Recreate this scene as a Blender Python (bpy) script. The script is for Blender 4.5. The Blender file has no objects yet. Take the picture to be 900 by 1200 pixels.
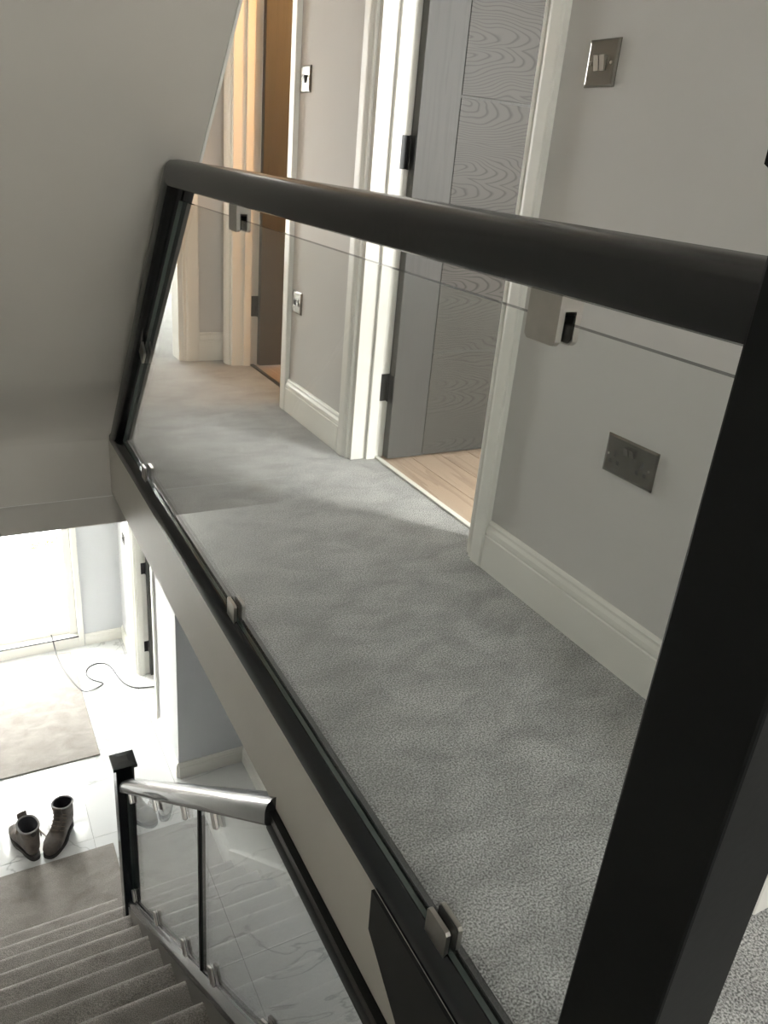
import bpy, bmesh, math, random
from mathutils import Vector, Matrix

random.seed(7)
SC = bpy.context.scene
COL = SC.collection

# ------------------------------------------------------------------ camera
H = 1.02                                  # eye height above the landing carpet
YAW, PITCH, ROLL, FPX = 0.52931, 0.41953, -0.094217, 919.28
f0 = Vector((math.sin(YAW), math.cos(YAW), 0)); r0 = Vector((math.cos(YAW), -math.sin(YAW), 0)); up = Vector((0, 0, 1))
fw = f0*math.cos(PITCH) - up*math.sin(PITCH)
dn = -up*math.cos(PITCH) - f0*math.sin(PITCH)
rt = r0*math.cos(ROLL) + dn*math.sin(ROLL)
dn2 = -r0*math.sin(ROLL) + dn*math.cos(ROLL)
cd = bpy.data.cameras.new('camera'); cam = bpy.data.objects.new('camera', cd); COL.objects.link(cam)
cd.sensor_fit = 'VERTICAL'; cd.sensor_height = 36.0; cd.lens = 36.0*FPX/1200.0
cd.clip_start = 0.02; cd.clip_end = 100
cam.matrix_world = Matrix(((rt.x, -dn2.x, -fw.x, 0), (rt.y, -dn2.y, -fw.y, 0), (rt.z, -dn2.z, -fw.z, H), (0, 0, 0, 1)))
SC.camera = cam

# ------------------------------------------------------------------ daylight
SKY = 21.0
W = bpy.data.worlds.new('sky'); SC.world = W; W.use_nodes = True
bg = W.node_tree.nodes['Background']; bg.inputs[0].default_value = (1.0, 0.985, 0.955, 1); bg.inputs[1].default_value = SKY
def portal(name, loc, rot, sx, sy):
    l = bpy.data.lights.new(name, 'AREA'); l.shape = 'RECTANGLE'; l.size = sx; l.size_y = sy
    l.cycles.is_portal = True
    o = bpy.data.objects.new(name, l); COL.objects.link(o); o.location = loc; o.rotation_euler = rot
PI = math.pi
sun = bpy.data.lights.new('sun_offscreen', 'SUN'); sun.energy = 2.7; sun.angle = math.radians(9); sun.color = (1.0, 0.96, 0.88)
suno = bpy.data.objects.new('sun_offscreen', sun); COL.objects.link(suno); suno.rotation_euler = Vector((-0.53, 0.706, -0.47)).to_track_quat('-Z', 'Y').to_euler()
portal('daylight_front_door', (0.24, 6.66, -1.9), (-PI/2, 0, 0), 1.05, 2.5)
portal('window_side_room_offscreen', (2.9, -0.60, 1.475), (PI/2, 0, 0), 1.5, 1.45)
portal('window_end_room_offscreen', (0.75, 6.66, 1.15), (-PI/2, 0, 0), 1.7, 2.2)
portal('window_stair_offscreen', (0.525, -1.88, 1.65), (PI/2, 0, 0), 0.95, 0.9)
VS = SC.view_settings
VS.view_transform = 'Standard'; VS.look = 'None'; VS.exposure = 0.68; VS.gamma = 1.0; VS.use_curve_mapping = False

# ------------------------------------------------------------------ materials
def mat(name, col, rough=0.5, metal=0.0, spec=0.5, var=0.0, vscale=4.0, bump=0.0, bscale=200.0, coat=0.0):
    m = bpy.data.materials.new(name); m.use_nodes = True
    nt = m.node_tree; b = nt.nodes['Principled BSDF']
    b.inputs['Base Color'].default_value = (*col, 1); b.inputs['Roughness'].default_value = rough
    b.inputs['Metallic'].default_value = metal; b.inputs['Specular IOR Level'].default_value = spec
    b.inputs['Coat Weight'].default_value = coat
    tc = nt.nodes.new('ShaderNodeTexCoord')
    if var > 0:
        n = nt.nodes.new('ShaderNodeTexNoise'); n.inputs['Scale'].default_value = vscale; n.inputs['Detail'].default_value = 4
        nt.links.new(tc.outputs['Object'], n.inputs['Vector'])
        r = nt.nodes.new('ShaderNodeValToRGB'); r.color_ramp.elements[0].position = 0.3; r.color_ramp.elements[1].position = 0.7
        r.color_ramp.elements[0].color = (*[c*(1-var) for c in col], 1); r.color_ramp.elements[1].color = (*[min(1, c*(1+var)) for c in col], 1)
        nt.links.new(n.outputs['Fac'], r.inputs[0]); nt.links.new(r.outputs[0], b.inputs['Base Color'])
    if bump > 0:
        n = nt.nodes.new('ShaderNodeTexNoise'); n.inputs['Scale'].default_value = bscale; n.inputs['Detail'].default_value = 2
        nt.links.new(tc.outputs['Object'], n.inputs['Vector'])
        bp = nt.nodes.new('ShaderNodeBump'); bp.inputs['Strength'].default_value = bump; bp.inputs['Distance'].default_value = 0.002
        nt.links.new(n.outputs['Fac'], bp.inputs['Height']); nt.links.new(bp.outputs[0], b.inputs['Normal'])
    return m

def glass_mat(name, tint):
    m = bpy.data.materials.new(name); m.use_nodes = True
    nt = m.node_tree; nt.nodes.clear()
    out = nt.nodes.new('ShaderNodeOutputMaterial')
    lw = nt.nodes.new('ShaderNodeLayerWeight'); lw.inputs['Blend'].default_value = 0.5     # facing = 1 - cos
    p = nt.nodes.new('ShaderNodeMath'); p.operation = 'POWER'; p.inputs[1].default_value = 5.0
    nt.links.new(lw.outputs['Facing'], p.inputs[0])
    ma = nt.nodes.new('ShaderNodeMath'); ma.operation = 'MULTIPLY_ADD'; ma.inputs[1].default_value = 0.96; ma.inputs[2].default_value = 0.04
    nt.links.new(p.outputs[0], ma.inputs[0])
    tr = nt.nodes.new('ShaderNodeBsdfTransparent'); tr.inputs[0].default_value = (*tint, 1)
    gl = nt.nodes.new('ShaderNodeBsdfGlossy'); gl.inputs['Roughness'].default_value = 0.0
    mx = nt.nodes.new('ShaderNodeMixShader')
    nt.links.new(ma.outputs[0], mx.inputs[0]); nt.links.new(tr.outputs[0], mx.inputs[1]); nt.links.new(gl.outputs[0], mx.inputs[2])
    nt.links.new(mx.outputs[0], out.inputs[0])
    return m

def carpet_mat(name, c1, c2, speck=0.5):
    m = bpy.data.materials.new(name); m.use_nodes = True
    nt = m.node_tree; b = nt.nodes['Principled BSDF']; b.inputs['Roughness'].default_value = 1.0
    b.inputs['Specular IOR Level'].default_value = 0.1
    b.inputs['Sheen Weight'].default_value = 0.35; b.inputs['Sheen Roughness'].default_value = 0.4
    g = nt.nodes.new('ShaderNodeNewGeometry')
    n1 = nt.nodes.new('ShaderNodeTexNoise'); n1.inputs['Scale'].default_value = 7.0; n1.inputs['Detail'].default_value = 9; n1.inputs['Roughness'].default_value = 0.62; n1.inputs['Distortion'].default_value = 0.45
    mp = nt.nodes.new('ShaderNodeMapping'); mp.inputs['Scale'].default_value = (1.0, 1.6, 1.0); mp.inputs['Rotation'].default_value = (0, 0, 0.5)
    nt.links.new(g.outputs['Position'], mp.inputs[0]); nt.links.new(mp.outputs[0], n1.inputs['Vector'])
    r = nt.nodes.new('ShaderNodeValToRGB'); e = r.color_ramp.elements
    e[0].position = 0.36; e[0].color = (*c1, 1); e[1].position = 0.66; e[1].color = (*c2, 1)
    nt.links.new(n1.outputs['Fac'], r.inputs[0])
    n2 = nt.nodes.new('ShaderNodeTexNoise'); n2.inputs['Scale'].default_value = 290.0; n2.inputs['Detail'].default_value = 2
    nt.links.new(g.outputs['Position'], n2.inputs['Vector'])
    mr = nt.nodes.new('ShaderNodeMapRange'); mr.inputs['From Min'].default_value = 0.36; mr.inputs['From Max'].default_value = 0.64
    mr.inputs['To Min'].default_value = 1 - speck; mr.inputs['To Max'].default_value = 1 + speck
    nt.links.new(n2.outputs['Fac'], mr.inputs['Value'])
    vm = nt.nodes.new('ShaderNodeVectorMath'); vm.operation = 'SCALE'
    nt.links.new(r.outputs[0], vm.inputs[0]); nt.links.new(mr.outputs[0], vm.inputs['Scale']); nt.links.new(vm.outputs[0], b.inputs['Base Color'])
    n3 = nt.nodes.new('ShaderNodeTexNoise'); n3.inputs['Scale'].default_value = 260.0; n3.inputs['Detail'].default_value = 3
    nt.links.new(g.outputs['Position'], n3.inputs['Vector'])
    bp = nt.nodes.new('ShaderNodeBump'); bp.inputs['Strength'].default_value = 0.7; bp.inputs['Distance'].default_value = 0.004
    nt.links.new(n3.outputs['Fac'], bp.inputs['Height']); nt.links.new(bp.outputs[0], b.inputs['Normal'])
    return m

def marble_mat(name):
    m = bpy.data.materials.new(name); m.use_nodes = True
    nt = m.node_tree; b = nt.nodes['Principled BSDF']; b.inputs['Roughness'].default_value = 0.05; b.inputs['Specular IOR Level'].default_value = 0.6
    g = nt.nodes.new('ShaderNodeNewGeometry')
    n = nt.nodes.new('ShaderNodeTexNoise'); n.inputs['Scale'].default_value = 1.1; n.inputs['Detail'].default_value = 8; n.inputs['Distortion'].default_value = 1.3
    mp = nt.nodes.new('ShaderNodeMapping'); mp.inputs['Rotation'].default_value = (0, 0, 0.6); mp.inputs['Scale'].default_value = (1.0, 1.6, 1)
    nt.links.new(g.outputs['Position'], mp.inputs[0]); nt.links.new(mp.outputs[0], n.inputs['Vector'])
    s = nt.nodes.new('ShaderNodeMath'); s.operation = 'SUBTRACT'; s.inputs[1].default_value = 0.5; nt.links.new(n.outputs['Fac'], s.inputs[0])
    a = nt.nodes.new('ShaderNodeMath'); a.operation = 'ABSOLUTE'; nt.links.new(s.outputs[0], a.inputs[0])
    r = nt.nodes.new('ShaderNodeValToRGB'); e = r.color_ramp.elements
    e[0].position = 0.0; e[0].color = (0.47, 0.48, 0.48, 1); e[1].position = 0.012; e[1].color = (0.70, 0.71, 0.708, 1)
    nt.links.new(a.outputs[0], r.inputs[0]); nt.links.new(r.outputs[0], b.inputs['Base Color'])
    return m

def grain_mat(name, c1, c2, rough=0.5, scale=(6, 1, 60), dist=3.0, bump=0.25):
    m = bpy.data.materials.new(name); m.use_nodes = True
    nt = m.node_tree; b = nt.nodes['Principled BSDF']; b.inputs['Roughness'].default_value = rough
    tc = nt.nodes.new('ShaderNodeTexCoord'); mp = nt.nodes.new('ShaderNodeMapping'); mp.inputs['Scale'].default_value = scale
    nt.links.new(tc.outputs['Object'], mp.inputs[0])
    w = nt.nodes.new('ShaderNodeTexNoise'); w.inputs['Scale'].default_value = 1.0; w.inputs['Detail'].default_value = 3
    nt.links.new(mp.outputs[0], w.inputs['Vector'])
    mu = nt.nodes.new('ShaderNodeMath'); mu.operation = 'MULTIPLY'; mu.inputs[1].default_value = dist; nt.links.new(w.outputs['Fac'], mu.inputs[0])
    fr = nt.nodes.new('ShaderNodeMath'); fr.operation = 'FRACT'; nt.links.new(mu.outputs[0], fr.inputs[0])
    r = nt.nodes.new('ShaderNodeValToRGB'); e = r.color_ramp.elements
    e[0].position = 0.0; e[0].color = (*c1, 1); e[1].position = 0.55; e[1].color = (*c2, 1)
    x = r.color_ramp.elements.new(0.97); x.color = (*c2, 1)
    nt.links.new(fr.outputs[0], r.inputs[0]); nt.links.new(r.outputs[0], b.inputs['Base Color'])
    if bump:
        bp = nt.nodes.new('ShaderNodeBump'); bp.inputs['Strength'].default_value = bump; bp.inputs['Distance'].default_value = 0.001
        nt.links.new(fr.outputs[0], bp.inputs['Height']); nt.links.new(bp.outputs[0], b.inputs['Normal'])
    return m

def cathedral_mat(name, c1, c2):
    '''ash veneer with its grain laid flat: nested arches from a board cut across the growth rings'''
    m = bpy.data.materials.new(name); m.use_nodes = True
    nt = m.node_tree; b = nt.nodes['Principled BSDF']; b.inputs['Roughness'].default_value = 0.42
    def MA(op, *v):
        n = nt.nodes.new('ShaderNodeMath'); n.operation = op
        for i, q in enumerate(v):
            if isinstance(q, (int, float)): n.inputs[i].default_value = q
            else: nt.links.new(q, n.inputs[i])
        return n.outputs[0]
    tc = nt.nodes.new('ShaderNodeTexCoord'); sp = nt.nodes.new('ShaderNodeSeparateXYZ'); nt.links.new(tc.outputs['Object'], sp.inputs[0])
    ri = nt.nodes.new('ShaderNodeObjectInfo').outputs['Random']
    mp = nt.nodes.new('ShaderNodeMapping'); mp.inputs['Scale'].default_value = (3.0, 1, 9.0); nt.links.new(tc.outputs['Object'], mp.inputs[0])
    nz = nt.nodes.new('ShaderNodeTexNoise'); nz.noise_dimensions = '4D'; nz.inputs['Scale'].default_value = 1.0; nz.inputs['Detail'].default_value = 2
    nt.links.new(mp.outputs[0], nz.inputs['Vector']); nt.links.new(MA('MULTIPLY', ri, 20.0), nz.inputs['W'])
    nv = MA('SUBTRACT', nz.outputs['Fac'], 0.5)
    z = MA('ADD', MA('ADD', sp.outputs['Z'], MA('MULTIPLY', MA('SUBTRACT', ri, 0.5), 0.22)), MA('MULTIPLY', nv, 0.11))
    z = MA('SUBTRACT', MA('PINGPONG', MA('ADD', z, 1.0), 0.125), 0.03)
    x = MA('ADD', MA('MULTIPLY', MA('ADD', sp.outputs['X'], 0.26), 0.17), MA('MULTIPLY', nv, 0.03))
    r = MA('SQRT', MA('ADD', MA('MULTIPLY', z, z), MA('MULTIPLY', x, x)))
    f = MA('FRACT', MA('MULTIPLY', r, 125.0))
    cr = nt.nodes.new('ShaderNodeValToRGB'); e = cr.color_ramp.elements
    e[0].position = 0.0; e[0].color = (*c1, 1); e[1].position = 0.24; e[1].color = (*c2, 1)
    k = cr.color_ramp.elements.new(0.85); k.color = (*c2, 1); k = cr.color_ramp.elements.new(1.0); k.color = (*c1, 1)
    nt.links.new(f, cr.inputs[0]); nt.links.new(cr.outputs[0], b.inputs['Base Color']); b.inputs['Specular IOR Level'].default_value = 0.2
    bp = nt.nodes.new('ShaderNodeBump'); bp.inputs['Strength'].default_value = 0.5; bp.inputs['Distance'].default_value = 0.002
    nt.links.new(cr.outputs[0], bp.inputs['Height']); nt.links.new(bp.outputs[0], b.inputs['Normal'])
    return m

M = {}
M['wall'] = mat('grey_wall_paint', (0.60, 0.587, 0.57), 0.75, var=0.03, vscale=1.5, bump=0.06, bscale=350)
M['white_wall'] = mat('white_wall_paint', (0.74, 0.73, 0.69), 0.7, var=0.02, vscale=2, bump=0.05, bscale=300)
M['hall_wall'] = mat('pale_blue_grey_paint', (0.59, 0.605, 0.62), 0.7, var=0.02, vscale=2)
M['trim'] = mat('white_satin_trim', (0.80, 0.79, 0.74), 0.35, var=0.015, vscale=6)
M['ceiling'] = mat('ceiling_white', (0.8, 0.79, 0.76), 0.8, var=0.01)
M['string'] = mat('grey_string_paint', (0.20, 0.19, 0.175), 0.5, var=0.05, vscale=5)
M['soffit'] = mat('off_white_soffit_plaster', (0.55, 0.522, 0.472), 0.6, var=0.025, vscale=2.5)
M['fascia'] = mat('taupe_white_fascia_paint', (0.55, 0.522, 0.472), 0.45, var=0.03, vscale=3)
M['black'] = mat('black_satin_paint', (0.0035, 0.0037, 0.004), 0.22, spec=0.4, var=0.12, vscale=30, bump=0.04, bscale=120)
M['navy'] = mat('charcoal_satin_paint', (0.006, 0.0075, 0.010), 0.16, spec=0.5, var=0.1, vscale=30)
M['satin'] = mat('grey_sheen_rail_paint', (0.02, 0.021, 0.022), 0.26, spec=0.8, var=0.2, vscale=14, coat=0.5)
M['newel'] = mat('black_newel_paint', (0.006, 0.0062, 0.0062), 0.42, spec=0.12, var=0.1, vscale=25, bump=0.05, bscale=90)
M['charcoal'] = mat('charcoal_board_paint', (0.015, 0.0145, 0.0145), 0.5, spec=0.3, var=0.05, vscale=20)
M['steel'] = mat('brushed_steel', (0.42, 0.40, 0.37), 0.28, metal=1.0, var=0.05, vscale=60)
M['nickel'] = mat('black_nickel_plate', (0.20, 0.19, 0.17), 0.24, metal=1.0, var=0.04, vscale=50)
M['chrome'] = mat('polished_chrome', (0.40, 0.39, 0.38), 0.2, metal=1.0, var=0.02)
M['rubber'] = mat('black_rubber', (0.008, 0.008, 0.008), 0.6, var=0.1)
M['grey_insert'] = mat('grey_plastic_insert', (0.08, 0.08, 0.08), 0.4, var=0.05)
M['door'] = cathedral_mat('grey_ash_door', (0.040, 0.038, 0.035), (0.080, 0.077, 0.070))
M['stile'] = grain_mat('grey_ash_stile', (0.056, 0.055, 0.051), (0.066, 0.065, 0.060), 0.55, (60, 60, 2.5), 3.0, 0.25)
M['hinge'] = mat('black_hinge_metal', (0.012, 0.012, 0.012), 0.35, metal=0.3, var=0.1)
M['carpet'] = carpet_mat('grey_carpet', (0.235, 0.236, 0.232), (0.37, 0.371, 0.364), 0.62)
M['stair_carpet'] = carpet_mat('taupe_stair_carpet', (0.255, 0.236, 0.218), (0.345, 0.32, 0.297), 0.38)
M['marble'] = marble_mat('white_marble_tile')
M['grout'] = mat('pale_grout', (0.6, 0.6, 0.59), 0.8, var=0.05)
M['plank'] = grain_mat('pale_oak_plank', (0.36, 0.26, 0.19), (0.47, 0.36, 0.27), 0.45, (14, 0.9, 14), 4.0, 0.15)
M['glass'] = glass_mat('clear_glass', (0.975, 0.985, 0.98))
M['pane'] = glass_mat('window_glass', (0.97, 0.98, 0.98))
M['glass_edge'] = mat('dark_glass_edge', (0.10, 0.13, 0.12), 0.15, var=0.05)
M['paving'] = mat('pale_paving', (0.66, 0.65, 0.63), 0.8, var=0.06, vscale=3)
M['leather'] = mat('worn_brown_leather', (0.095, 0.078, 0.067), 0.6, var=0.45, vscale=22, bump=0.4, bscale=120)
M['sole'] = mat('dark_boot_sole', (0.030, 0.027, 0.025), 0.7, var=0.2, vscale=30)
M['lining'] = mat('pale_boot_collar', (0.22, 0.21, 0.21), 0.8, var=0.15, vscale=30)
M['boot_dark'] = mat('dark_boot_lining', (0.03, 0.03, 0.035), 0.9, var=0.2)
M['lace'] = mat('brown_lace', (0.16, 0.13, 0.10), 0.8, var=0.2, vscale=80)
M['cable'] = mat('grey_cable', (0.09, 0.09, 0.09), 0.5, var=0.1)
M['paper'] = mat('white_paper', (0.70, 0.67, 0.78), 0.7, var=0.03)
M['ink'] = mat('grey_print', (0.30, 0.28, 0.40), 0.7, var=0.1)
M['gold'] = mat('golden_leaf', (0.40, 0.28, 0.09), 0.7, var=0.5, vscale=30)
M['terracotta'] = mat('brown_planter', (0.16, 0.10, 0.075), 0.8, var=0.2)
M['bulb'] = bpy.data.materials.new('warm_bulb'); M['bulb'].use_nodes = True
_b = M['bulb'].node_tree.nodes['Principled BSDF']; _b.inputs['Emission Color'].default_value = (1, 0.62, 0.28, 1); _b.inputs['Emission Strength'].default_value = 50
M['shade'] = mat('lamp_cord_holder', (0.05, 0.045, 0.04), 0.5, var=0.05)

# ------------------------------------------------------------------ builders
def link(name, me, parent=None, m=None):
    o = bpy.data.objects.new(name, me); COL.objects.link(o)
    if m is not None and len(me.materials) == 0: me.materials.append(M[m])
    if parent is not None: o.parent = parent
    return o
def mesh(name, vs, fs, m, parent=None, smooth=False):
    me = bpy.data.meshes.new(name); me.from_pydata([tuple(v) for v in vs], [], fs)
    bm = bmesh.new(); bm.from_mesh(me); bmesh.ops.recalc_face_normals(bm, faces=bm.faces); bm.to_mesh(me); bm.free()
    if smooth:
        for p in me.polygons: p.use_smooth = True
    return link(name, me, parent, m)
def boxmesh(name, b, bevel=0.0, seg=2):
    x0, x1, y0, y1, z0, z1 = b
    bm = bmesh.new()
    bmesh.ops.create_cube(bm, size=1, matrix=Matrix.Translation(((x0+x1)/2, (y0+y1)/2, (z0+z1)/2)) @ Matrix.Diagonal((x1-x0, y1-y0, z1-z0, 1)))
    if bevel: bmesh.ops.bevel(bm, geom=bm.edges[:], offset=bevel, segments=seg, profile=0.5, affect='EDGES')
    me = bpy.data.meshes.new(name); bm.to_mesh(me); bm.free()
    return me
def box(name, b, m, parent=None, bevel=0.0, seg=2):
    return link(name, boxmesh(name, b, bevel, seg), parent, m)
def tag(o, label=None, cat=None, group=None, kind=None):
    if label: o['label'] = label
    if cat: o['category'] = cat
    if group: o['group'] = group
    if kind: o['kind'] = kind
    return o
def struct(o, label=None):
    o['kind'] = 'structure'
    if label: o['label'] = label
    return o
def empty(name, loc, label=None, cat=None, group=None, rz=0.0):
    o = bpy.data.objects.new(name, None); COL.objects.link(o); o.location = loc; o.rotation_euler = (0, 0, rz); o.empty_display_size = 0.05
    return tag(o, label, cat, group)
def keep(o, parent):                      # parent without moving: geometry is in world coordinates, the parent has only a translation
    o.parent = parent; o.matrix_parent_inverse = Matrix.Translation(-Vector(parent.location)); return o
def prism(name, poly, axis, a0, a1, m, parent=None, smooth=False):
    """poly: 2d points in the plane across axis. x: (y,z)  y: (x,z)  z: (x,y)"""
    def P(p, a): return {'x': (a, p[0], p[1]), 'y': (p[0], a, p[1]), 'z': (p[0], p[1], a)}[axis]
    n = len(poly); vs = [P(p, a0) for p in poly] + [P(p, a1) for p in poly]
    fs = [tuple(range(n))[::-1], tuple(range(n, 2*n))] + [(i, (i+1) % n, n+(i+1) % n, n+i) for i in range(n)]
    return mesh(name, vs, fs, m, parent, smooth)
def sweep(name, p0, p1, prof, upv, m, parent=None, cut0=None, cut1=None, smooth=True):
    """straight run of a profile (u sideways, v along upv); cut = normal of the end plane"""
    p0, p1, upv = Vector(p0), Vector(p1), Vector(upv).normalized()
    d = (p1-p0).normalized(); side = d.cross(upv).normalized()
    vs = []
    for p, c in ((p0, cut0), (p1, cut1)):
        n = Vector(c) if c else d
        for u, v in prof:
            q = p + side*u + upv*v
            t = (p-q).dot(n)/d.dot(n); vs.append(q + d*t)
    k = len(prof)
    fs = [tuple(range(k)), tuple(range(k, 2*k))[::-1]] + [(i, (i+1) % k, k+(i+1) % k, k+i) for i in range(k)]
    o = mesh(name, vs, fs, m, parent)
    if smooth:
        me = o.data
        for p in me.polygons:
            if len(p.vertices) == 4: p.use_smooth = True
        me.set_sharp_from_angle(angle=math.radians(38))
    return o
def tube(name, pts, r, m, parent=None, res=3, cyclic=False):
    c = bpy.data.curves.new(name, 'CURVE'); c.dimensions = '3D'; c.bevel_depth = r; c.bevel_resolution = res; c.resolution_u = 6
    s = c.splines.new('NURBS'); s.points.add(len(pts)-1); s.use_endpoint_u = True; s.order_u = 4; s.use_cyclic_u = cyclic
    for q, p in zip(s.points, pts): q.co = (*p, 1)
    o = bpy.data.objects.new(name, c)
    COL.objects.link(o)
    dg = bpy.context.evaluated_depsgraph_get(); me = bpy.data.meshes.new_from_object(o.evaluated_get(dg)); me.name = name
    bpy.data.objects.remove(o)
    for p in me.polygons: p.use_smooth = True
    me.materials.clear()
    return link(name, me, parent, m)
def disc(name, c, nrm, r, h, m, parent=None, n=20):
    bm = bmesh.new(); q = Vector((0, 0, 1)).rotation_difference(Vector(nrm)).to_matrix().to_4x4()
    bmesh.ops.create_cone(bm, cap_ends=True, segments=n, radius1=r, radius2=r*0.92, depth=h, matrix=Matrix.Translation(c) @ q)
    me = bpy.data.meshes.new(name); bm.to_mesh(me); bm.free(); return link(name, me, parent, m)

# ------------------------------------------------------------------ key dimensions (metres; landing carpet = 0)
XW = 1.258        # face of the landing's right wall
XG = 0.5035       # plane of the landing glass
XF = 0.4735       # fascia face
GR = -3.133       # ground floor
XL = -0.19        # face of the left wall
CE = 2.40         # landing ceiling
WT = 0.13         # partition thickness
RISE = 3.133/17; GO = 0.219
def nose(i): return 3.368-GO*i, GR+RISE*(i+1)
def nline(y): return GR+RISE + (3.368-y)*RISE/GO

# ------------------------------------------------------------------ the shell, upper floor
fl = struct(prism('floor', [(XF+.006, -1.6), (XW+.10, -1.6), (XW+.10, 4.2), (1.05, 4.2), (1.05, 6.45), (XL, 6.45), (XL, 2.868), (XF+.006, 2.868)], 'z', -0.205, 0.0, 'carpet'))
struct(box('floor_stair_head', (XL, XF+.006, -1.6, nose(16)[0]-.02, -0.205, 0.0), 'carpet'))
struct(prism('ceiling', [(XL-.15, -1.76), (XW+WT, -1.76), (XW+WT, -.55), (4.35, -.55), (4.35, 4.75), (1.76, 4.75), (1.76, 6.6), (XL-.15, 6.6)], 'z', CE, CE+.1, 'ceiling'))
struct(box('wall_left', (XL-.15, XL, -1.9, 6.6, GR-.1, CE), 'white_wall'))

def wall_y(name, x0, x1, y0, y1, z0, z1, holes, m, parent=None):
    """wall running along Y with rectangular openings (ya,yb,za,zb); each solid piece overlaps nothing"""
    root = None; ys = y0
    pieces = []
    for ya, yb, za, zb in sorted(holes):
        pieces.append((ys, ya, z0, z1))
        if za > z0: pieces.append((ya, yb, z0, za))
        if zb < z1: pieces.append((ya, yb, zb, z1))
        ys = yb
    pieces.append((ys, y1, z0, z1))
    vs, fs = [], []
    for a, b, c, d in pieces:
        k = len(vs)
        vs += [(x0, a, c), (x1, a, c), (x1, b, c), (x0, b, c), (x0, a, d), (x1, a, d), (x1, b, d), (x0, b, d)]
        fs += [tuple(k+i for i in f) for f in ((0, 1, 2, 3), (4, 5, 6, 7), (0, 1, 5, 4), (1, 2, 6, 5), (2, 3, 7, 6), (3, 0, 4, 7))]
    return struct(mesh(name, vs, fs, m, parent))
def wall_x(name, y0, y1, x0, x1, z0, z1, holes, m):
    xs = x0; pieces = []
    for xa, xb, za, zb in sorted(holes):
        pieces.append((xs, xa, z0, z1))
        if za > z0: pieces.append((xa, xb, z0, za))
        if zb < z1: pieces.append((xa, xb, zb, z1))
        xs = xb
    pieces.append((xs, x1, z0, z1))
    vs, fs = [], []
    for a, b, c, d in pieces:
        if b-a < 1e-4: continue
        k = len(vs)
        vs += [(a, y0, c), (b, y0, c), (b, y1, c), (a, y1, c), (a, y0, d), (b, y0, d), (b, y1, d), (a, y1, d)]
        fs += [tuple(k+i for i in f) for f in ((0, 1, 2, 3), (4, 5, 6, 7), (0, 1, 5, 4), (1, 2, 6, 5), (2, 3, 7, 6), (3, 0, 4, 7))]
    return struct(mesh(name, vs, fs, m))

D1 = (1.625, 2.455); D2 = (3.12, 3.845); DH = 2.03
wall_y('wall_right', XW, XW+WT, -1.75, 3.96, 0.0, CE, [(D1[0], D1[1], 0, DH), (D2[0], D2[1], 0, DH)], 'wall')
EX0, EX1 = 0.30, 1.05
wall_x('wall_end', 3.96, 4.08, XL, XW+WT, -0.0, CE, [(EX0, EX1, 0, DH)], 'wall')
# nib that narrows the landing beside the near newel
struct(box('wall_nib', (0.990, XW, 0.46, 0.60, 0, CE), 'white_wall'))
struct(box('baseboard_nib', (0.990, XW, 0.442, 0.46, 0, 0.142), 'trim', bevel=.003))
# wall behind the camera, with the stair window
wall_x('wall_back', -1.75, -1.6, XL, XW, -0.21, CE, [(0.10, 0.95, 1.25, 2.05)], 'white_wall')
wall_x('wall_hall_back', -1.75, -1.6, XL, 1.75, GR, -0.21, [], 'hall_wall')

def window(name, axis, pos, a0, a1, z0, z1, depth=0.06):
    root = struct(empty(name, ((a0+a1)/2 if axis == 'x' else pos, pos if axis == 'x' else (a0+a1)/2, z0)))
    def bx(nm, a, b, c, d, dd, m, par=root):
        bb = (a, b, pos-dd/2, pos+dd/2, c, d) if axis == 'x' else (pos-dd/2, pos+dd/2, a, b, c, d)
        return keep(box(nm, bb, m, None, 0.004 if m == 'trim' else 0), par)
    t = 0.05
    bx('frame_rail', a0, a1, z0, z0+t, depth, 'trim'); bx('frame_rail', a0, a1, z1-t, z1, depth, 'trim')
    bx('frame_stile', a0, a0+t, z0+t, z1-t, depth, 'trim'); bx('frame_stile', a1-t, a1, z0+t, z1-t, depth, 'trim')
    mid = (a0+a1)/2; bx('mullion', mid-t/2, mid+t/2, z0+t, z1-t, depth, 'trim')
    bx('pane', a0+t, mid-t/2, z0+t, z1-t, 0.008, 'pane'); bx('pane', mid+t/2, a1-t, z0+t, z1-t, 0.008, 'pane')
    return root
window('window_1', 'x', -1.69, 0.10, 0.95, 1.25, 2.05)

# side room (through door 1): oak planks, window in its near wall
wall_x('wall_side_room_near', -0.55, -0.40, XW+WT, 4.2, -0.2, CE, [(2.2, 3.6, 0.80, 2.15)], 'wall')
window('window_2', 'x', -0.49, 2.2, 3.6, 0.80, 2.15)
struct(box('wall_side_room_right', (4.2, 4.35, -0.55, 2.9, -0.2, CE), 'wall'))
struct(box('wall_side_room_far', (XW+WT, 4.2, 2.72, 2.85, -0.2, CE), 'wall'))
fs_ = struct(box('floor_side_room', (XW+.10, 4.2, -0.40, 2.72, -0.2, -0.012), 'grout'))
pw = 0.128
pm = boxmesh('plank', (0, pw-.0015, 0, 1.30, 0, 0.012), 0.0012, 1); pm.materials.append(M['plank'])
for i in range(22):
    for j in range(3):
        off = (0.37*(i % 3)) - 0.78
        y0 = off + 1.302*j - 0.2
        if i*pw+pw > 4.2-XW-.10: continue
        p = bpy.data.objects.new('plank', pm); COL.objects.link(p); p.parent = fs_
        p.location = (XW+.112+i*pw, y0, -0.012)
# second room: warm lamp inside
struct(box('floor_second_room', (XW+.112, 3.4, 2.85, 4.6, -0.2, -0.004), 'plank'))
struct(box('wall_second_room_far', (XW+WT, 3.4, 4.6, 4.72, -0.2, CE), 'wall'))
struct(box('wall_second_room_right', (3.4, 3.52, 2.85, 4.72, -0.2, CE), 'wall'))
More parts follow.
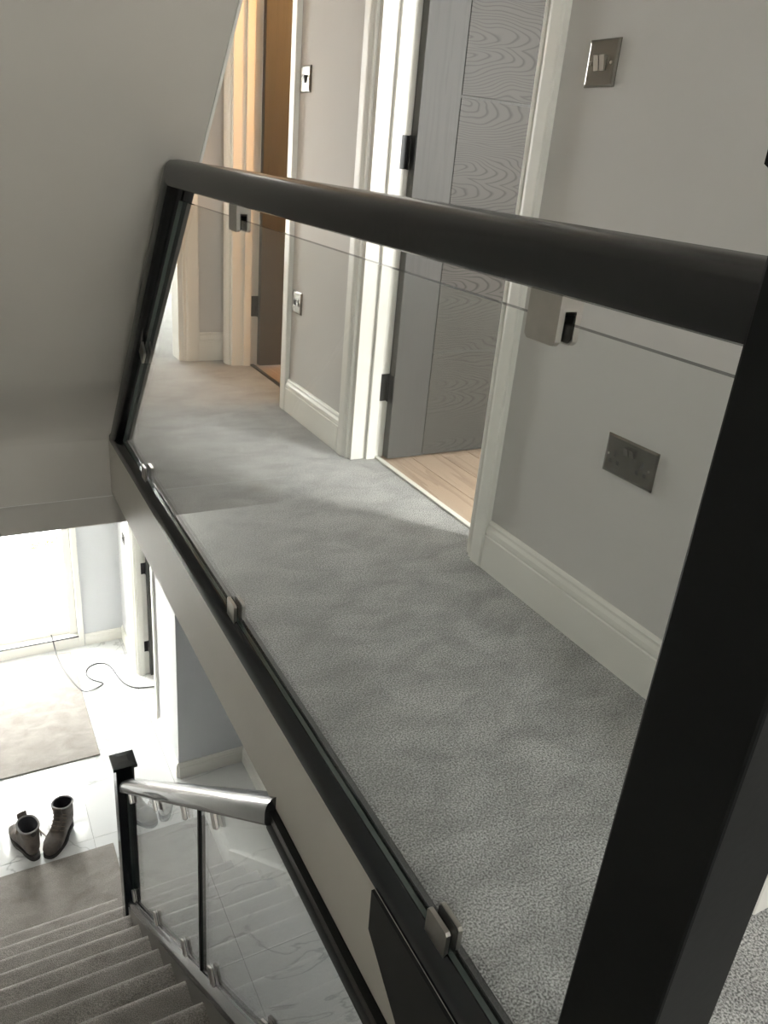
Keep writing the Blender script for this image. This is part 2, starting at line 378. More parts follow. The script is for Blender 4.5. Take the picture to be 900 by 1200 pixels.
# end room
wall_x('wall_end_room_far', 6.45, 6.60, XL, 1.75, -0.21, CE, [(0.0, 1.5, 0.10, 2.2)], 'white_wall')
window('window_3', 'x', 6.54, 0.0, 1.5, 0.10, 2.2)
struct(box('wall_end_room_right', (1.62, 1.74, 4.08, 6.45, -0.2, CE), 'white_wall'))
struct(box('floor_end_room', (1.05, 1.74, 4.2, 6.45, -0.205, 0.0), 'carpet'))

# ------------------------------------------------------------------ loft stair body: sloping soffit over the stairwell
SY0, SK = 2.86, 0.955                                         # y = SY0 - SK*z along the soffit
SX1 = 0.552
SOFP = []
for k in range(15):                                           # plaster easing from the upright fascia into the slope
    t = k/14; z = 0.30*t; SOFP.append((SY0 - SK*0.30*t**1.6, z))
SOFP += [(SY0-SK*CE, CE), (3.96, CE), (3.96, 0.0)]
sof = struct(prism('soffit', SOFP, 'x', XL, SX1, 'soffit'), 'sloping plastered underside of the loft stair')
for p in sof.data.polygons:
    if len(p.vertices) == 4: p.use_smooth = True
sof.data.set_sharp_from_angle(angle=math.radians(30))
bd = prism('trim_1', [(SY0-.004, 0.0), (SY0-SK*CE-.004, CE), (SY0-SK*CE+.012, CE), (SY0+.012, 0.0)], 'x', SX1, SX1+.006, 'trim'); struct(bd)
# fascias around the stairwell
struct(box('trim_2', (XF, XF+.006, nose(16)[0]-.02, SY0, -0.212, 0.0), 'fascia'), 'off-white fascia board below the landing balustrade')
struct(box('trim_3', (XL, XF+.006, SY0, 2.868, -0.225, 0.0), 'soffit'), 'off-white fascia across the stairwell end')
struct(box('ceiling_hall', (XL, 1.75, 2.87, 6.45, -0.232, -0.2051), 'ceiling'))
struct(box('ceiling_under_landing', (XF+.006, 1.75, -1.6, 2.87, -0.214, -0.2051), 'ceiling'))
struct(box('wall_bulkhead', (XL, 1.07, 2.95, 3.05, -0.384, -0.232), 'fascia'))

# ------------------------------------------------------------------ the shell, ground floor
base = struct(box('floor_hall', (XL, 3.2, -1.6, 6.30, GR-.12, GR-.010), 'grout'))
tx, ty, gap = 0.598, 1.198, 0.002
tm = boxmesh('tile', (0, tx, 0, ty, 0, 0.010), 0.0010, 1); tm.materials.append(M['marble'])
for i in range(4):
    for j in range(7):
        o = bpy.data.objects.new('tile', tm); COL.objects.link(o); o.parent = base
        o.location = (XL+.02+i*.6-.6*0, -1.6+j*1.2-.35+ (0.0), GR-.010)
wall_x('wall_front', 6.30, 6.55, XL, 1.75, GR, -0.21, [(-0.19, 0.690, GR, -0.75)], 'hall_wall')
HX = 1.07
D3 = (4.995, 5.70)
wall_y('wall_hall_right', HX, HX+.12, 4.374, 6.30, GR, -0.21, [(D3[0], D3[1], GR, GR+2.05)], 'hall_wall')
struct(box('wall_hall_return', (HX+.12, 1.67, 4.374, 4.494, GR, -0.21), 'hall_wall'))
struct(box('wall_hall_side', (1.55, 1.67, -1.6, 4.374, GR, -0.21), 'hall_wall'))
struct(box('wall_cupboard', (1.67, 1.75, 4.374, 6.45, GR, -0.21), 'white_wall'))

# ------------------------------------------------------------------ skirting and architraves
def skirt_prof(h=0.142, t=0.018):
    return [(0, 0), (t, 0), (t, h*.70), (t*.80, h*.715), (t*.80, h*.74), (t*.93, h*.76), (t*.85, h*.84), (t*.55, h*.90), (t*.5, h*.93), (t*.62, h*.95), (t*.45, h*.985), (t*.3, h), (0, h)]
def skirt(name, axis, face, sgn, a0, a1, z=0.0, h=0.142):
    pr = [(face+sgn*u, z+v) for u, v in skirt_prof(h)]
    return struct(prism(name, pr, axis, a0, a1, 'trim'))
def arch_prof(w=0.068, t=0.020):            # (across, proud)
    return [(0, 0), (0, t*.55), (w*.06, t*.7), (w*.14, t*.62), (w*.2, t*.62), (w*.30, t*.95), (w*.42, t), (w*.93, t), (w, t*.8), (w, 0)]
skirt('baseboard_right', 'y', XW, -1, 0.60, D1[0]-.068)
skirt('baseboard_middle', 'y', XW, -1, D1[1]+.068, D2[0]-.068)
skirt('baseboard_end', 'x', 3.96, -1, EX1+.075, XW)
skirt('baseboard_front', 'x', 6.30, -1, .74, HX, GR, 0.11)
skirt('baseboard_hall', 'y', HX, -1, D3[1]+.075, 6.30, GR, 0.13)
skirt('baseboard_hall_near', 'y', HX, -1, 4.374, D3[0]-.07, GR, 0.13)
skirt('baseboard_return', 'x', 4.374, -1, HX, 1.55, GR, 0.13)
skirt('baseboard_under_landing', 'y', 1.55, -1, -1.6, 4.356, GR, 0.13)
skirt('baseboard_left', 'y', XL, 1, 3.40, 6.30, GR, 0.13)

def doorset(name, xw, thick, ya, yb, h, hinge_z, leaf_mat, panel_mat, z0=0.0, back=0.0):
    """frame of a doorway in a wall running along Y, its leaf hinged at the far jamb and opened square into the room"""
    r = struct(empty(name, (xw, (ya+yb)/2, z0)))
    K = lambda o: keep(o, r)
    lt = 0.026
    x0, x1 = xw-.002, xw+thick+.002
    K(box('lining', (x0, x1, yb-lt, yb, z0, z0+h), 'trim', bevel=.0015)); K(box('lining', (x0, x1, ya, ya+lt, z0, z0+h), 'trim', bevel=.0015))
    K(box('lining', (x0, x1, ya+lt, yb-lt, z0+h-lt, z0+h), 'trim', bevel=.0015))
    xs = x1-.040
    K(box('door_stop', (xs-.036, xs, yb-lt-.014, yb-lt, z0, z0+h-lt), 'trim', bevel=.002)); K(box('door_stop', (xs-.036, xs, ya+lt, ya+lt+.014, z0, z0+h-lt), 'trim', bevel=.002))
    w = 0.068
    for yy, s in ((yb-.004, 1), (ya+.004, -1)):
        K(prism('architrave', [(xw-v, yy+s*u) for u, v in arch_prof(w)], 'z', z0, z0+h+w, 'trim'))
    K(box('architrave', (xw-.02, xw, ya+.004, yb-.004, z0+h, z0+h+w), 'trim', bevel=.003))
    # leaf
    fx, fy, t = x1-.002, yb-lt-.004, 0.040
    lw, lh = (yb-ya)-2*lt-.006, h-lt-.012
    y1, y0 = fy, fy-t
    leaf = K(box('leaf', (fx, fx+lw, y0+.003, y1, z0+.008, z0+lh), leaf_mat, bevel=.0015))
    sw = 0.145
    L = lambda o: keepsub(o, leaf, r)
    L(box('stile', (fx, fx+sw, y0, y0+.003, z0+.008, z0+lh), leaf_mat)); L(box('stile', (fx+lw-sw, fx+lw, y0, y0+.003, z0+.008, z0+lh), leaf_mat))
    zz = [z0+.008, z0+.405, z0+.8165, z0+1.228, z0+1.640, z0+lh]
    for a, b in zip(zz, zz[1:]):
        pm_ = boxmesh('panel', (-(lw/2-sw-.004), lw/2-sw-.004, -.003, 0, -(b-a)/2+.004, (b-a)/2-.004), 0.001, 1)
        po = link('panel', pm_, None, panel_mat); po.parent = leaf
        po.location = (fx+lw/2, y0+.003, (a+b)/2)
    hd = disc('handle_rose', (fx+lw-.06, y0-.006, z0+1.0), (0, -1, 0), .026, .012, 'hinge'); L(hd)
    L(tube('lever', [(fx+lw-.06, y0-.01, z0+1.0), (fx+lw-.06, y0-.05, z0+1.0), (fx+lw-.07, y0-.055, z0+1.0), (fx+lw-.17, y0-.055, z0+1.0)], .009, 'hinge'))
    for hz in hinge_z:
        hg = K(box('hinge', (fx-.052, fx-.004, yb-lt-.003, yb-lt, z0+hz-.05, z0+hz+.05), 'hinge', bevel=.001))
        hp = disc('hinge_pin', (fx-.001, yb-lt-.006, z0+hz), (0, 0, 1), .006, .102, 'hinge', n=12); keepsub(hp, hg, r)
        hb = box('hinge_plate', (fx-.0025, fx+.0005, y0+.004, fy-.002, z0+hz-.05, z0+hz+.05), 'hinge'); keepsub(hb, hg, r)
    return r
def keepsub(o, part, root):                # part carries its root's inverse translation; world coordinates are kept as they are
    o.parent = part; return o
doorset('door_1', XW, WT, D1[0], D1[1], DH, (0.27, 1.05, 1.83), 'stile', 'door')
doorset('door_2', XW, WT, D2[0], D2[1], DH, (0.30, 1.83), 'stile', 'door')
doorset('door_3', HX, .092, D3[0], D3[1], 2.05, (0.28, 1.02, 1.83), 'stile', 'door', z0=GR)
# frame of the opening at the end of the landing
r = struct(empty('door_4', ((EX0+EX1)/2, 3.96, 0)))
for x, s in ((EX1-.004, 1), (EX0+.004, -1)):
    keep(prism('architrave', [(x+s*u, 3.96-v) for u, v in arch_prof(.08)], 'z', 0, DH+.068, 'trim'), r)
keep(box('lining', (EX1-.026, EX1, 3.958, 4.082, 0, DH), 'trim', bevel=.0015), r); keep(box('lining', (EX0, EX0+.026, 3.958, 4.082, 0, DH), 'trim', bevel=.0015), r)
keep(box('lining', (EX0+.026, EX1-.026, 3.958, 4.082, DH-.026, DH), 'trim', bevel=.0015), r)
keep(box('architrave', (EX0+.004, EX1-.004, 3.94, 3.96, DH, DH+.068), 'trim', bevel=.003), r)
# threshold strips
struct(box('trim_4', (XW+.096, XW+.116, D1[0]+.026, D1[1]-.026, -.004, .006), 'trim', bevel=.002)); struct(box('trim_5', (XW+.096, XW+.116, D2[0]+.026, D2[1]-.026, -.004, .006), 'charcoal', bevel=.002))

# glazed entrance: open doorway with toplight and sidelight
e = struct(empty('door_5', (0.27, 6.36, GR)))
K = lambda o: keep(o, e)
ft = -0.75
K(box('jamb', (0.625, 0.690, 6.34, 6.45, GR+.105, ft), 'trim', bevel=.004)); K(box('jamb', (-.19, -.13, 6.34, 6.45, GR+.105, ft), 'trim', bevel=.004))
K(box('mullion', (-.085, -.035, 6.34, 6.44, GR+.105, ft-.06), 'trim', bevel=.004)); K(box('head', (-.13, .625, 6.34, 6.45, ft-.06, ft), 'trim', bevel=.004))
K(box('transom', (-.035, .625, 6.34, 6.44, -1.10, -1.02), 'trim', bevel=.004))
K(box('sill', (-.19, .690, 6.285, 6.52, GR, GR+.102), 'trim', bevel=.003)); K(box('threshold', (-.19, .690, 6.279, 6.292, GR+.100, GR+.106), 'charcoal'))
K(box('door_rail', (-.035, .625, 6.37, 6.41, GR+.107, GR+.175), 'trim', bevel=.004))
K(box('pane', (-.035, .625, 6.388, 6.394, -1.02, ft-.06), 'pane')); K(box('pane', (-.13, -.085, 6.388, 6.394, GR+.107, ft-.06), 'pane')); K(box('pane', (-.035, .625, 6.388, 6.394, GR+.175, -1.10), 'pane'))
K(box('architrave', (0.690, 0.735, 6.282, 6.30, GR, ft), 'trim', bevel=.003))
# outside ground
struct(box('floor_outside', (-6, 8, 6.56, 22, GR-.2, GR-.02), 'paving'))

# ------------------------------------------------------------------ landing balustrade
RAIL = [(-.024, 0), (-.032, .003), (-.0355, .009), (-.0355, .030), (-.0335, .040), (-.0285, .0485), (-.019, .0555), (0, .058),
        (.019, .0555), (.0285, .0485), (.0335, .040), (.0355, .030), (.0355, .009), (.032, .003), (.024, 0), (.009, .0), (.009, .006), (-.009, .006), (-.009, 0)]
BASE = [(-.030, 0), (-.030, .018), (-.026, .026), (-.014, .034), (-.009, .040), (-.0065, .040), (-.0065, .030), (.0065, .030), (.0065, .040), (.009, .040), (.014, .034), (.026, .026), (.030, .018), (.030, 0)]
RTOP = .983; RBOT = RTOP-.058
NX0, NX1, NY0, NY1 = .460, .550, .246, .3415
lb = empty('landing_balustrade', (XG, 1.5, 0), 'black landing balustrade with one long clear glass panel framed up to the sloping soffit', 'balustrade')
KL = lambda o: keep(o, lb)
sd = Vector((0, SK, -1)).normalized(); sn = Vector((0, 1, SK)).normalized()      # down the slope / out of it into the soffit
def on_soffit(z, inset): return Vector((XG, SY0-SK*z, z)) - sn*inset
# rail underside line on the slope: inset .058 from the soffit; handrail underside at z=RBOT
def slope_at_z(z, inset):
    p = on_soffit(0, inset); t = (z-p.z)/sd.z; return p + sd*t
cor = slope_at_z(RBOT, .060)
mit = (Vector((0, 1, 0)) + sd).normalized()
KL(sweep('handrail', (XG, NY1, RBOT), cor, RAIL, (0, 0, 1), 'black', cut1=mit))
low = slope_at_z(.030, .060)
KL(sweep('raking_rail', cor, low, RAIL, sn, 'black', cut0=mit, cut1=(0, 0, 1)))
bend = slope_at_z(.0, .004)
KL(sweep('base_rail', (XG, NY1, 0), (XG, bend.y-.01, 0), BASE, (0, 0, 1), 'navy'))
g = .005; GT = .898
a = slope_at_z(.034, .056); b = slope_at_z(GT, .056)
def glass_panel(name, poly, x, parent, m='glass'):
    o = prism(name, poly, 'x', x-g, x+g, m)
    o.data.materials.append(M['glass_edge'])
    for p in o.data.polygons:
        if abs(p.normal.x) < .5: p.material_index = 1
    return keep(o, parent)
bb_ = slope_at_z(GT, .075); aa_ = slope_at_z(.034, .075)
glass_panel('glass_panel', [(NY1+.006, .034), (aa_.y, .034), (bb_.y, GT), (NY1+.006, GT)], XG, lb)
def post(root, x0, x1, y0, y1, z0, z1, capz, m, over=.012, capt=.018, pyr=.014):
    p = keep(box('newel_post', (x0, x1, y0, y1, z0, z1), m, bevel=.003), root)
    cx, cy, hw = (x0+x1)/2, (y0+y1)/2, (x1-x0)/2+over
    vs = []
    for z, h in ((capz, hw-.004), (capz+.004, hw), (capz+capt-.004, hw), (capz+capt, hw-.004), (capz+capt+pyr, hw*.35)):
        vs += [(cx-h, cy-h, z), (cx+h, cy-h, z), (cx+h, cy+h, z), (cx-h, cy+h, z)]
    fs = [(0, 1, 2, 3), (16, 17, 18, 19)]
    for k in range(4):
        fs += [(4*k+i, 4*k+(i+1) % 4, 4*k+4+(i+1) % 4, 4*k+4+i) for i in range(4)]
    c = mesh('newel_cap', vs, fs, m); c.parent = p
    return p
post(lb, NX0, NX1, NY0, NY1, -.205, 1.034, 1.034, 'newel')
def clip(root, c, d, upv, length, height, under, x):
    """U bracket over the glass edge; c centre on the rail line, d along the rail, upv from the rail towards the glass; under = bridge height"""
    c, d, upv = Vector(c), Vector(d).normalized(), Vector(upv).normalized(); X = Vector((1, 0, 0))
    def slab(name, u0, u1, v0, v1, w0, w1, m):
        vs = []
        for v in (v0, v1):
            ch = min(.004, (w1-w0)*.2)
            for u, w in ((u0, w0+ch), (u0, w1-ch), (u0, w1), (u1, w1), (u1, w1-ch), (u1, w0)):
                pass
        pts = [(w0, v0), (w1, v0), (w1, v1-.004), (w1-.004, v1), (w0+.004, v1), (w0, v1-.004)]
        vs = [c + X*u + d*w + upv*v for u in (u0, u1) for w, v in pts]
        n = 6
        fs = [tuple(range(n))[::-1], tuple(range(n, 2*n))] + [(i, (i+1) % n, n+(i+1) % n, n+i) for i in range(n)]
        return mesh(name, vs, fs, m)
    w = length/2
    body = keep(slab('clip', -.0135, -.0068, 0, height, -w, w, 'steel'), root)
    bk = slab('back_plate', .0068, .0135, 0, height, -w, w, 'steel'); bk.parent = body
    if under > 0:
        br = slab('bridge', -.0068, .0068, 0, under, -w, w, 'steel'); br.parent = body
    gs = slab('gasket', -.0067, -.0051, max(under, 0)+.0, height-.002, -w+.001, w-.001, 'rubber'); gs.parent = body
    gs = slab('gasket', .0051, .0067, max(under, 0)+.0, height-.002, -w+.001, w-.001, 'rubber'); gs.parent = body
    return body
for y in (.590, 1.487, 2.36):
    clip(lb, (XG, y, .030), (0, 1, 0), (0, 0, 1), .050, .050, 0, XG)
for y in (.580, 1.490):
    clip(lb, (XG, y, RBOT), (0, 1, 0), (0, 0, -1), .046, .048, .020, XG)
cs = slope_at_z(.465, .060); clip(lb, cs, sd, -sn, .050, .044, 0, XG)
KL(prism('apron_board', [(.729, -.002), (.726, -.084), (.567, -.212), (.30, -.212), (.30, -.002)], 'x', XF-.006, XF-.0005, 'charcoal'))

# ------------------------------------------------------------------ staircase
st = empty('staircase', (.14, 1.6, GR), 'straight staircase carpeted in taupe with rounded nosings, dropping to the hall', 'staircase')
SXR = .455
stp = [(.010, -.0055), (.0185, -.013), (.0235, -.023), (.0235, -.033), (.018, -.041), (.006, -.046), (0, -.048), (0, -RISE-.10), (-GO-.02, -RISE-.10), (-GO-.02, 0), (-.012, 0), (0.0, -.0015)]
sm_o = prism('step', stp, 'x', XL+.020, SXR, 'stair_carpet'); smesh = sm_o.data
for p in smesh.polygons:
    if len(p.vertices) == 4: p.use_smooth = True
smesh.set_sharp_from_angle(angle=math.radians(50))
for i in range(17):
    o = sm_o if i == 0 else sm_o.copy()
    if i: COL.objects.link(o)
    y, z = nose(i); o.parent = st; o.location = Vector((0, y, z)) - Vector(st.location)
def string(name, x0, x1, off, yb, yt, m):
    y1 = 3.368-(-.278-off-(GR+RISE))*GO/RISE
    cap = [(yt, nline(yt)+off)] if x0 < 0 else [(y1, -.278), (yt, -.278)]
    pts = [(yb, GR), (yb, nline(yb)+off)] + cap + [(yt, nline(yt)+off-.42), (yb-.35, GR)]
    return keep(prism(name, pts, 'x', x0, x1, m), st)
string('wall_string', XL+.0015, XL+.0195, .075, 3.44, nose(16)[0]-.05, 'trim')
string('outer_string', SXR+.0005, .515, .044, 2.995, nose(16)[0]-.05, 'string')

# ------------------------------------------------------------------ stair balustrade
XS = .485
sb = empty('stair_balustrade', (XS, 2.0, -2), 'dark stair balustrade with two clear glass panels rising from the hall newel', 'balustrade')
KS = lambda o: keep(o, sb)
tv = Vector((0, -GO, RISE)).normalized(); tn = Vector((0, RISE, GO)).normalized()
def sl(y, off): return Vector((XS, y, nline(y)+off))
LY0, LY1 = 3.0, 3.084
post(sb, .440, .524, LY0, LY1, nose(1)[1]+.003, -1.685, -1.685, 'navy', over=.013, capt=.022, pyr=.006)
yt_ = 3.368 - (-.27-.82-(GR+RISE))*GO/RISE
KS(sweep('handrail', sl(LY0, .815), sl(1.135, .815), RAIL, tn, 'satin', cut0=(0, 1, 0), cut1=(0, 1, 0)))
KS(sweep('base_rail', sl(LY0, .048), sl(.42, .048), BASE, tn, 'satin', cut0=(0, 1, 0), cut1=(0, 1, 0)))
KS(sweep('soffit_rail', (XS+.008, 1.148, -.272), (XS+.008, .33, -.272), [(-.034, 0), (-.034, .02), (-.030, .028), (-.034, .036), (-.034, .058), (.034, .058), (.034, .036), (.030, .028), (.034, .02), (.034, 0)], (0, 0, 1), 'black'))
gb, gt = .085, .806
def yz(y, off): return (y, nline(y)+off)
ytop = 3.368 - (-.268-gt-(GR+RISE))*GO/RISE; ybot = 3.368 - (-.268-gb-(GR+RISE))*GO/RISE
glass_panel('glass_panel', [yz(LY0-.01, gb), yz(LY0-.01, gt), yz(1.739, gt), yz(1.739, gb)], XS, sb)
glass_panel('glass_panel', [yz(1.723, gb), yz(1.723, gt), (ytop, -.268), (ybot+.02, -.268)], XS, sb)
KS(prism('joint_strip', [yz(1.7385, gb), yz(1.7385, gt), yz(1.7235, gt), yz(1.7235, gb)], 'x', XS-.010, XS+.010, 'rubber'))
for y in (2.90, 2.378, 1.90, 1.561, 1.10):
    clip(sb, sl(y, .045) + tn*.030, tv, tn, .050, .062, 0, XS)
for y in (2.88, 2.356, 1.914, 1.584):
    clip(sb, sl(y, .815), tv, -tn, .046, .050, .012, XS)

# ------------------------------------------------------------------ plates on the walls
def rocker(parent, x, y, z, w, h, m):
    """small rocker standing off a plate that faces -X"""
    vs = [(x, y-w/2, z-h/2), (x, y+w/2, z-h/2), (x, y+w/2, z+h/2), (x, y-w/2, z+h/2), (x-.003, y-w/2, z-h/2), (x-.003, y+w/2, z-h/2), (x-.009, y+w/2, z+h/2), (x-.009, y-w/2, z+h/2)]
    return mesh('rocker', vs, [(0, 1, 2, 3), (4, 5, 6, 7), (0, 1, 5, 4), (1, 2, 6, 5), (2, 3, 7, 6), (3, 0, 4, 7)], m)
def plate(name, label, cat, x, yc, zc, w, h, m):
    r = empty(name, (x, yc, zc-h/2), label, cat)
    vs = []
    for d, s in ((0, 0), (.002, 0), (.0055, .004), (.0065, .008)):
        a, b = w/2-s, h/2-s; vs += [(x-d, yc-a, zc-b), (x-d, yc+a, zc-b), (x-d, yc+a, zc+b), (x-d, yc-a, zc+b)]
    fs = [(0, 1, 2, 3), (12, 13, 14, 15)]
    for k in range(3): fs += [(4*k+i, 4*k+(i+1) % 4, 4*k+4+(i+1) % 4, 4*k+4+i) for i in range(4)]
    keep(mesh('faceplate', vs, fs, m), r)
    return r
xp = XW-.0065
s1 = plate('light_switch', 'square black nickel light switch with two rockers on the grey landing wall', 'light switch', XW, 1.432, 1.241, .090, .088, 'nickel')
for dy in (-.0085, .0085): keep(rocker(None, xp, 1.432+dy, 1.241, .014, .028, 'steel'), s1)
for dy in (-.031, .031): keep(disc('screw', (xp, 1.432+dy, 1.241), (-1, 0, 0), .0036, .002, 'steel', n=14), s1)
s2 = plate('power_socket', 'double black nickel power socket on the grey wall above the skirting', 'power socket', XW, 1.125, .476, .148, .087, 'nickel')
for s in (-1, 1):
    cy = 1.125+s*.040
    pn = keep(box('pin_hole', (xp-.001, xp+.0, cy-.004, cy+.004, .476-.002, .476+.014), 'rubber', bevel=.0004), s2)
    for q in (-1, 1):
        keep(box('pin_hole', (xp-.001, xp, cy+q*.011-.004, cy+q*.011+.004, .476-.018, .476-.009), 'rubber', bevel=.0004), s2)
    keep(rocker(None, xp, 1.125+s*.008, .476+.020, .012, .017, 'nickel'), s2)
    keep(disc('screw', (xp, 1.125+s*.060, .476), (-1, 0, 0), .003, .002, 'steel', n=12), s2)
s3 = plate('light_switch', 'square chrome light switch between the two upstairs doorways', 'light switch', XW, 2.995, 1.264, .092, .088, 'nickel')
keep(rocker(None, xp, 2.995, 1.264, .014, .026, 'grey_insert'), s3)
for dy in (-.031, .031): keep(disc('screw', (xp, 2.995+dy, 1.264), (-1, 0, 0), .0036, .002, 'steel', n=12), s3)
s4 = plate('fused_outlet', 'square nickel outlet plate low on the wall between the two upstairs doorways', 'power socket', XW, 2.993, .469, .092, .088, 'nickel')
keep(rocker(None, xp, 3.003, .469, .012, .022, 'grey_insert'), s4)
keep(box('fuse_carrier', (xp-.003, xp, 2.972, 2.990, .456, .484), 'chrome', bevel=.001), s4)
for dy in (-.031, .031): keep(disc('screw', (xp, 2.993+dy, .469), (-1, 0, 0), .0036, .002, 'steel', n=12), s4)
s5 = plate('light_switch', 'grey light switch on the hall wall near the glazed entrance', 'light switch', HX, 6.02, GR+1.13, .086, .088, 'nickel')
keep(rocker(None, HX-.0065, 6.02, GR+1.13, .014, .026, 'chrome'), s5)

# ------------------------------------------------------------------ hall things
rg = box('entrance_rug', (XL+.03, .605, 4.815, 6.22, GR, GR+.012), 'stair_carpet', bevel=.004)
tag(rg, 'taupe carpet mat on the marble before the glazed entrance', 'rug')
rc = box('stair_foot_carpet', (XL+.02, .535, 3.393, 3.955, GR, GR+.012), 'stair_carpet', bevel=.004)
tag(rc, 'taupe carpet mat at the foot of the stairs beside the boots', 'rug')

def boot(name, label, toe, heading, colours, loose):
    root = empty(name, (toe[0], toe[1], GR), label, 'boot', rz=heading)
    rings = [((.004, .050), (.004, .022), .016), ((.022, .072), (.020, .020), .036), ((.060, .082), (.060, .020), .049), ((.100, .092), (.105, .020), .050),
             ((.135, .112), (.160, .020), .044), ((.160, .138), (.220, .020), .039), ((.172, .158), (.272, .022), .039), ((.176, .176), (.292, .060), .040),
             ((.172, .196), (.290, .110), .043), ((.166, .214), (.286, .165), .047), ((.160, .226), (.284, .205), .050)]
    inner = [((.170, .222), (.276, .203), .043), ((.186, .17), (.268, .15), .036), ((.20, .10), (.262, .09), .030)]
    N = 20
    def ring(a, b, w):
        A, B = Vector((a[0], 0, a[1])), Vector((b[0], 0, b[1])); c = (A+B)/2; h = (A-B)/2; out = []
        for k in range(N):
            t = 2*PI*k/N; cs_, sn_ = math.cos(t), math.sin(t)
            cc = math.copysign(abs(cs_)**.85, cs_); ss = math.copysign(abs(sn_)**.85, sn_)
            out.append(c + h*cc + Vector((0, w*ss, 0)))
        return out
    def loft(nm, rs, m, capa, capb):
        vs = [v for q in rs for v in ring(*q)]
        fs = [(i*N+k, i*N+(k+1) % N, (i+1)*N+(k+1) % N, (i+1)*N+k) for i in range(len(rs)-1) for k in range(N)]
        if capa: fs.append(tuple(range(N)))
        if capb: fs.append(tuple(range((len(rs)-1)*N, len(rs)*N)))
        return mesh(nm, vs, fs, m, root, True)
    up_ = loft('upper', rings, colours, True, False)
    loft('inner_lining', [rings[-1]]+inner, 'boot_dark', False, True)
    col_ = tube('collar', [v + Vector((0, 0, .001)) for v in ring(*rings[-1])], .0055, 'lining', root, cyclic=True)
    outl = []
    for k in range(32):
        t = 2*PI*k/32; x = .148-.152*math.cos(t); w = .052 if x < .13 else .052-.012*min(1, (x-.13)/.06)
        outl.append((x, math.copysign(abs(math.sin(t))**.65, math.sin(t))*w))
    prism('sole', outl, 'z', 0.004, .024, 'sole', root)
    prism('heel', [(x, y) for x, y in outl if x > .205] , 'z', 0.0, .012, 'sole', root)
    # tongue and laces
    vs = []
    for (u, v) in ((.105, .098), (.135, .120), (.158, .146), (.166, .178), (.158, .222), (.150, .246)):
        for q in (-.024, -.008, .008, .024): vs.append((u-.004-.003*(abs(q) < .01), q, v+.004))
    fs = [(4*i+j, 4*i+j+1, 4*i+j+5, 4*i+j+4) for i in range(5) for j in range(3)]
    tg = mesh('tongue', vs, fs, colours, root, True); md = tg.modifiers.new('thick', 'SOLIDIFY'); md.thickness = .004
    for u, v in ((.112, .106), (.130, .120), (.147, .138), (.158, .158), (.163, .180)):
        tube('lace', [(u+.014, -.036, v-.010), (u-.004, -.020, v+.006), (u-.009, 0, v+.010), (u-.004, .020, v+.006), (u+.014, .036, v-.010)], .0032, 'lace', root)
    if loose: tube('lace', [(.155, .034, .175), (.14, .055, .15), (.12, .07, .09), (.15, .085, .03), (.17, .075, .02), (.13, .09, .006), (.08, .095, .004)], .003, 'lace', root)
    if loose: tube('lace', [(.155, .03, .178), (.12, .065, .16), (.10, .075, .08), (.11, .085, .02), (.16, .10, .004), (.2, .105, .004)], .003, 'lace', root)
    root.scale = (1.08, 1.2, 1.08)
    disc('heel_tab', (.292, 0, .195), (1, 0, .2), .014, .006, 'sole', root, n=12)
    return root
boot('work_boot', 'worn brown leather boot with its toe pointing at the stairs', (.150, 3.990), math.radians(58), 'leather', False)
boot('work_boot', 'worn brown leather boot with trailing laces and its toe pointing away from the stairs', (-.012, 4.315), math.radians(-72), 'leather', True)

cb = tube('power_cable', [(.34, 7.2, GR-.01), (.40, 6.75, GR+.02), (.47, 6.52, GR+.12), (.475, 6.38, GR+.118), (.48, 6.27, GR+.10), (.485, 6.24, GR+.04), (.49, 6.15, GR+.0185), (.505, 5.98, GR+.0185), (.55, 5.78, GR+.0185), (.60, 5.59, GR+.0195),
      (.66, 5.585, GR+.0125), (.735, 5.63, GR+.005), (.80, 5.665, GR+.005), (.735, 5.70, GR+.012), (.665, 5.80, GR+.005), (.68, 5.93, GR+.005), (.79, 5.985, GR+.005), (.88, 5.92, GR+.005), (.90, 5.74, GR+.005), (.93, 5.60, GR+.005), (1.0, 5.50, GR+.005), (1.09, 5.48, GR+.005), (1.3, 5.45, GR+.005)], .0055, 'cable')
tag(cb, 'thin grey cable looping over the hall floor from the entrance to a doorway', 'cable')
lf = empty('leaflet', (.90, 5.80, GR), 'white printed leaflet lying on the marble near the hall doorway', 'leaflet')
keep(prism('sheet', [(.828, 5.895), (.951, 5.873), (.985, 5.70), (.85, 5.694)], 'z', GR+.0005, GR+.002, 'paper'), lf)
for i in range(4):
    y = 5.85-.035*i
    keep(box('text_line', (.862+.004*i, .93+.006*(i % 2), y-.004, y+.004, GR+.002, GR+.0024), 'ink'), lf)

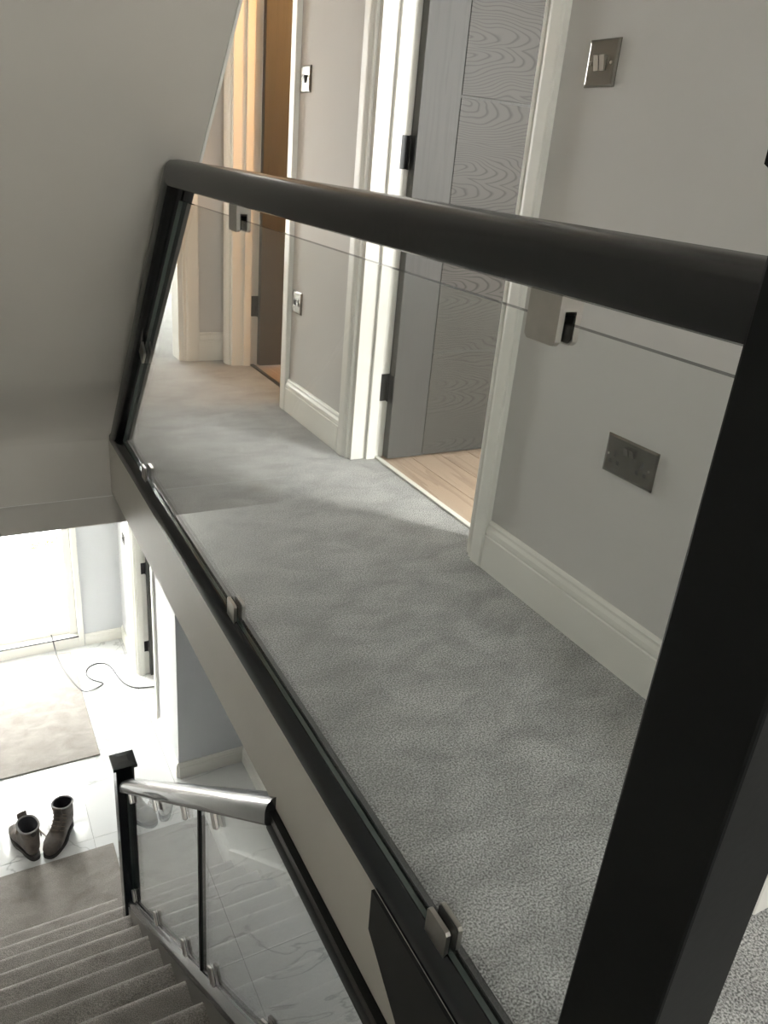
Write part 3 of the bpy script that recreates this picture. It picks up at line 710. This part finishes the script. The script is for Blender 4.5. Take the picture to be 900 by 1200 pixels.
# planter with golden leaves on the paving outside
pl = empty('planter', (.67, 8.12, GR-.02), 'brown planter of golden leaves on the paving outside the entrance', 'planter')
keep(box('trough', (.49, .83, 8.12, 8.26, GR-.02, GR+.09), 'terracotta', bevel=.012), pl)
lm = bpy.data.meshes.new('leaf'); lm.from_pydata([(0, 0, 0), (.025, .02, .012), (.07, 0, 0), (.025, -.02, .012)], [], [(0, 1, 2), (0, 2, 3)]); lm.materials.append(M['gold'])
for i in range(46):
    o = bpy.data.objects.new('leaf', lm); COL.objects.link(o); o.parent = pl
    o.location = (random.uniform(-.18, .15), random.uniform(0, .12), random.uniform(.11, .17)); o.rotation_euler = (random.uniform(-.6, .6), random.uniform(-1.0, .3), random.uniform(0, 6.28))
# drain grate outside
dr = empty('drain_grate', (.60, 6.95, GR-.02), 'grey slotted drain grate in the paving outside the entrance', 'drain')
keep(box('grate_frame', (.54, .68, 6.90, 7.00, GR-.02, GR-.014), 'paving', bevel=.002), dr)
for i in range(4):
    for j in range(2): keep(box('slot', (.56+.028*i, .572+.028*i, 6.912+.042*j, 6.942+.042*j, GR-.014, GR-.0135), 'boot_dark'), dr)

# ------------------------------------------------------------------ warm lamp in the second room
lp = empty('pendant_lamp', (2.25, 3.10, 1.95), 'warm bare bulb on a cord in the second room', 'lamp')
keep(tube('cord', [(2.25, 3.10, 2.40), (2.25, 3.10, 2.3), (2.25, 3.10, 2.2), (2.25, 3.10, 2.08)], .004, 'shade'), lp)
keep(disc('lamp_holder', (2.25, 3.10, 2.06), (0, 0, 1), .02, .06, 'shade'), lp)
bm = bmesh.new(); bmesh.ops.create_uvsphere(bm, u_segments=16, v_segments=10, radius=.045, matrix=Matrix.Translation((2.25, 3.10, 1.99)))
me = bpy.data.meshes.new('bulb'); bm.to_mesh(me); bm.free(); keep(link('bulb', me, None, 'bulb'), lp)
ld = bpy.data.lights.new('bulb_light_offscreen', 'POINT'); ld.energy = 36; ld.color = (1, .52, .19); ld.shadow_soft_size = .05
lo = bpy.data.objects.new('bulb_light_offscreen', ld); COL.objects.link(lo); lo.location = (2.25, 3.10, 1.90)
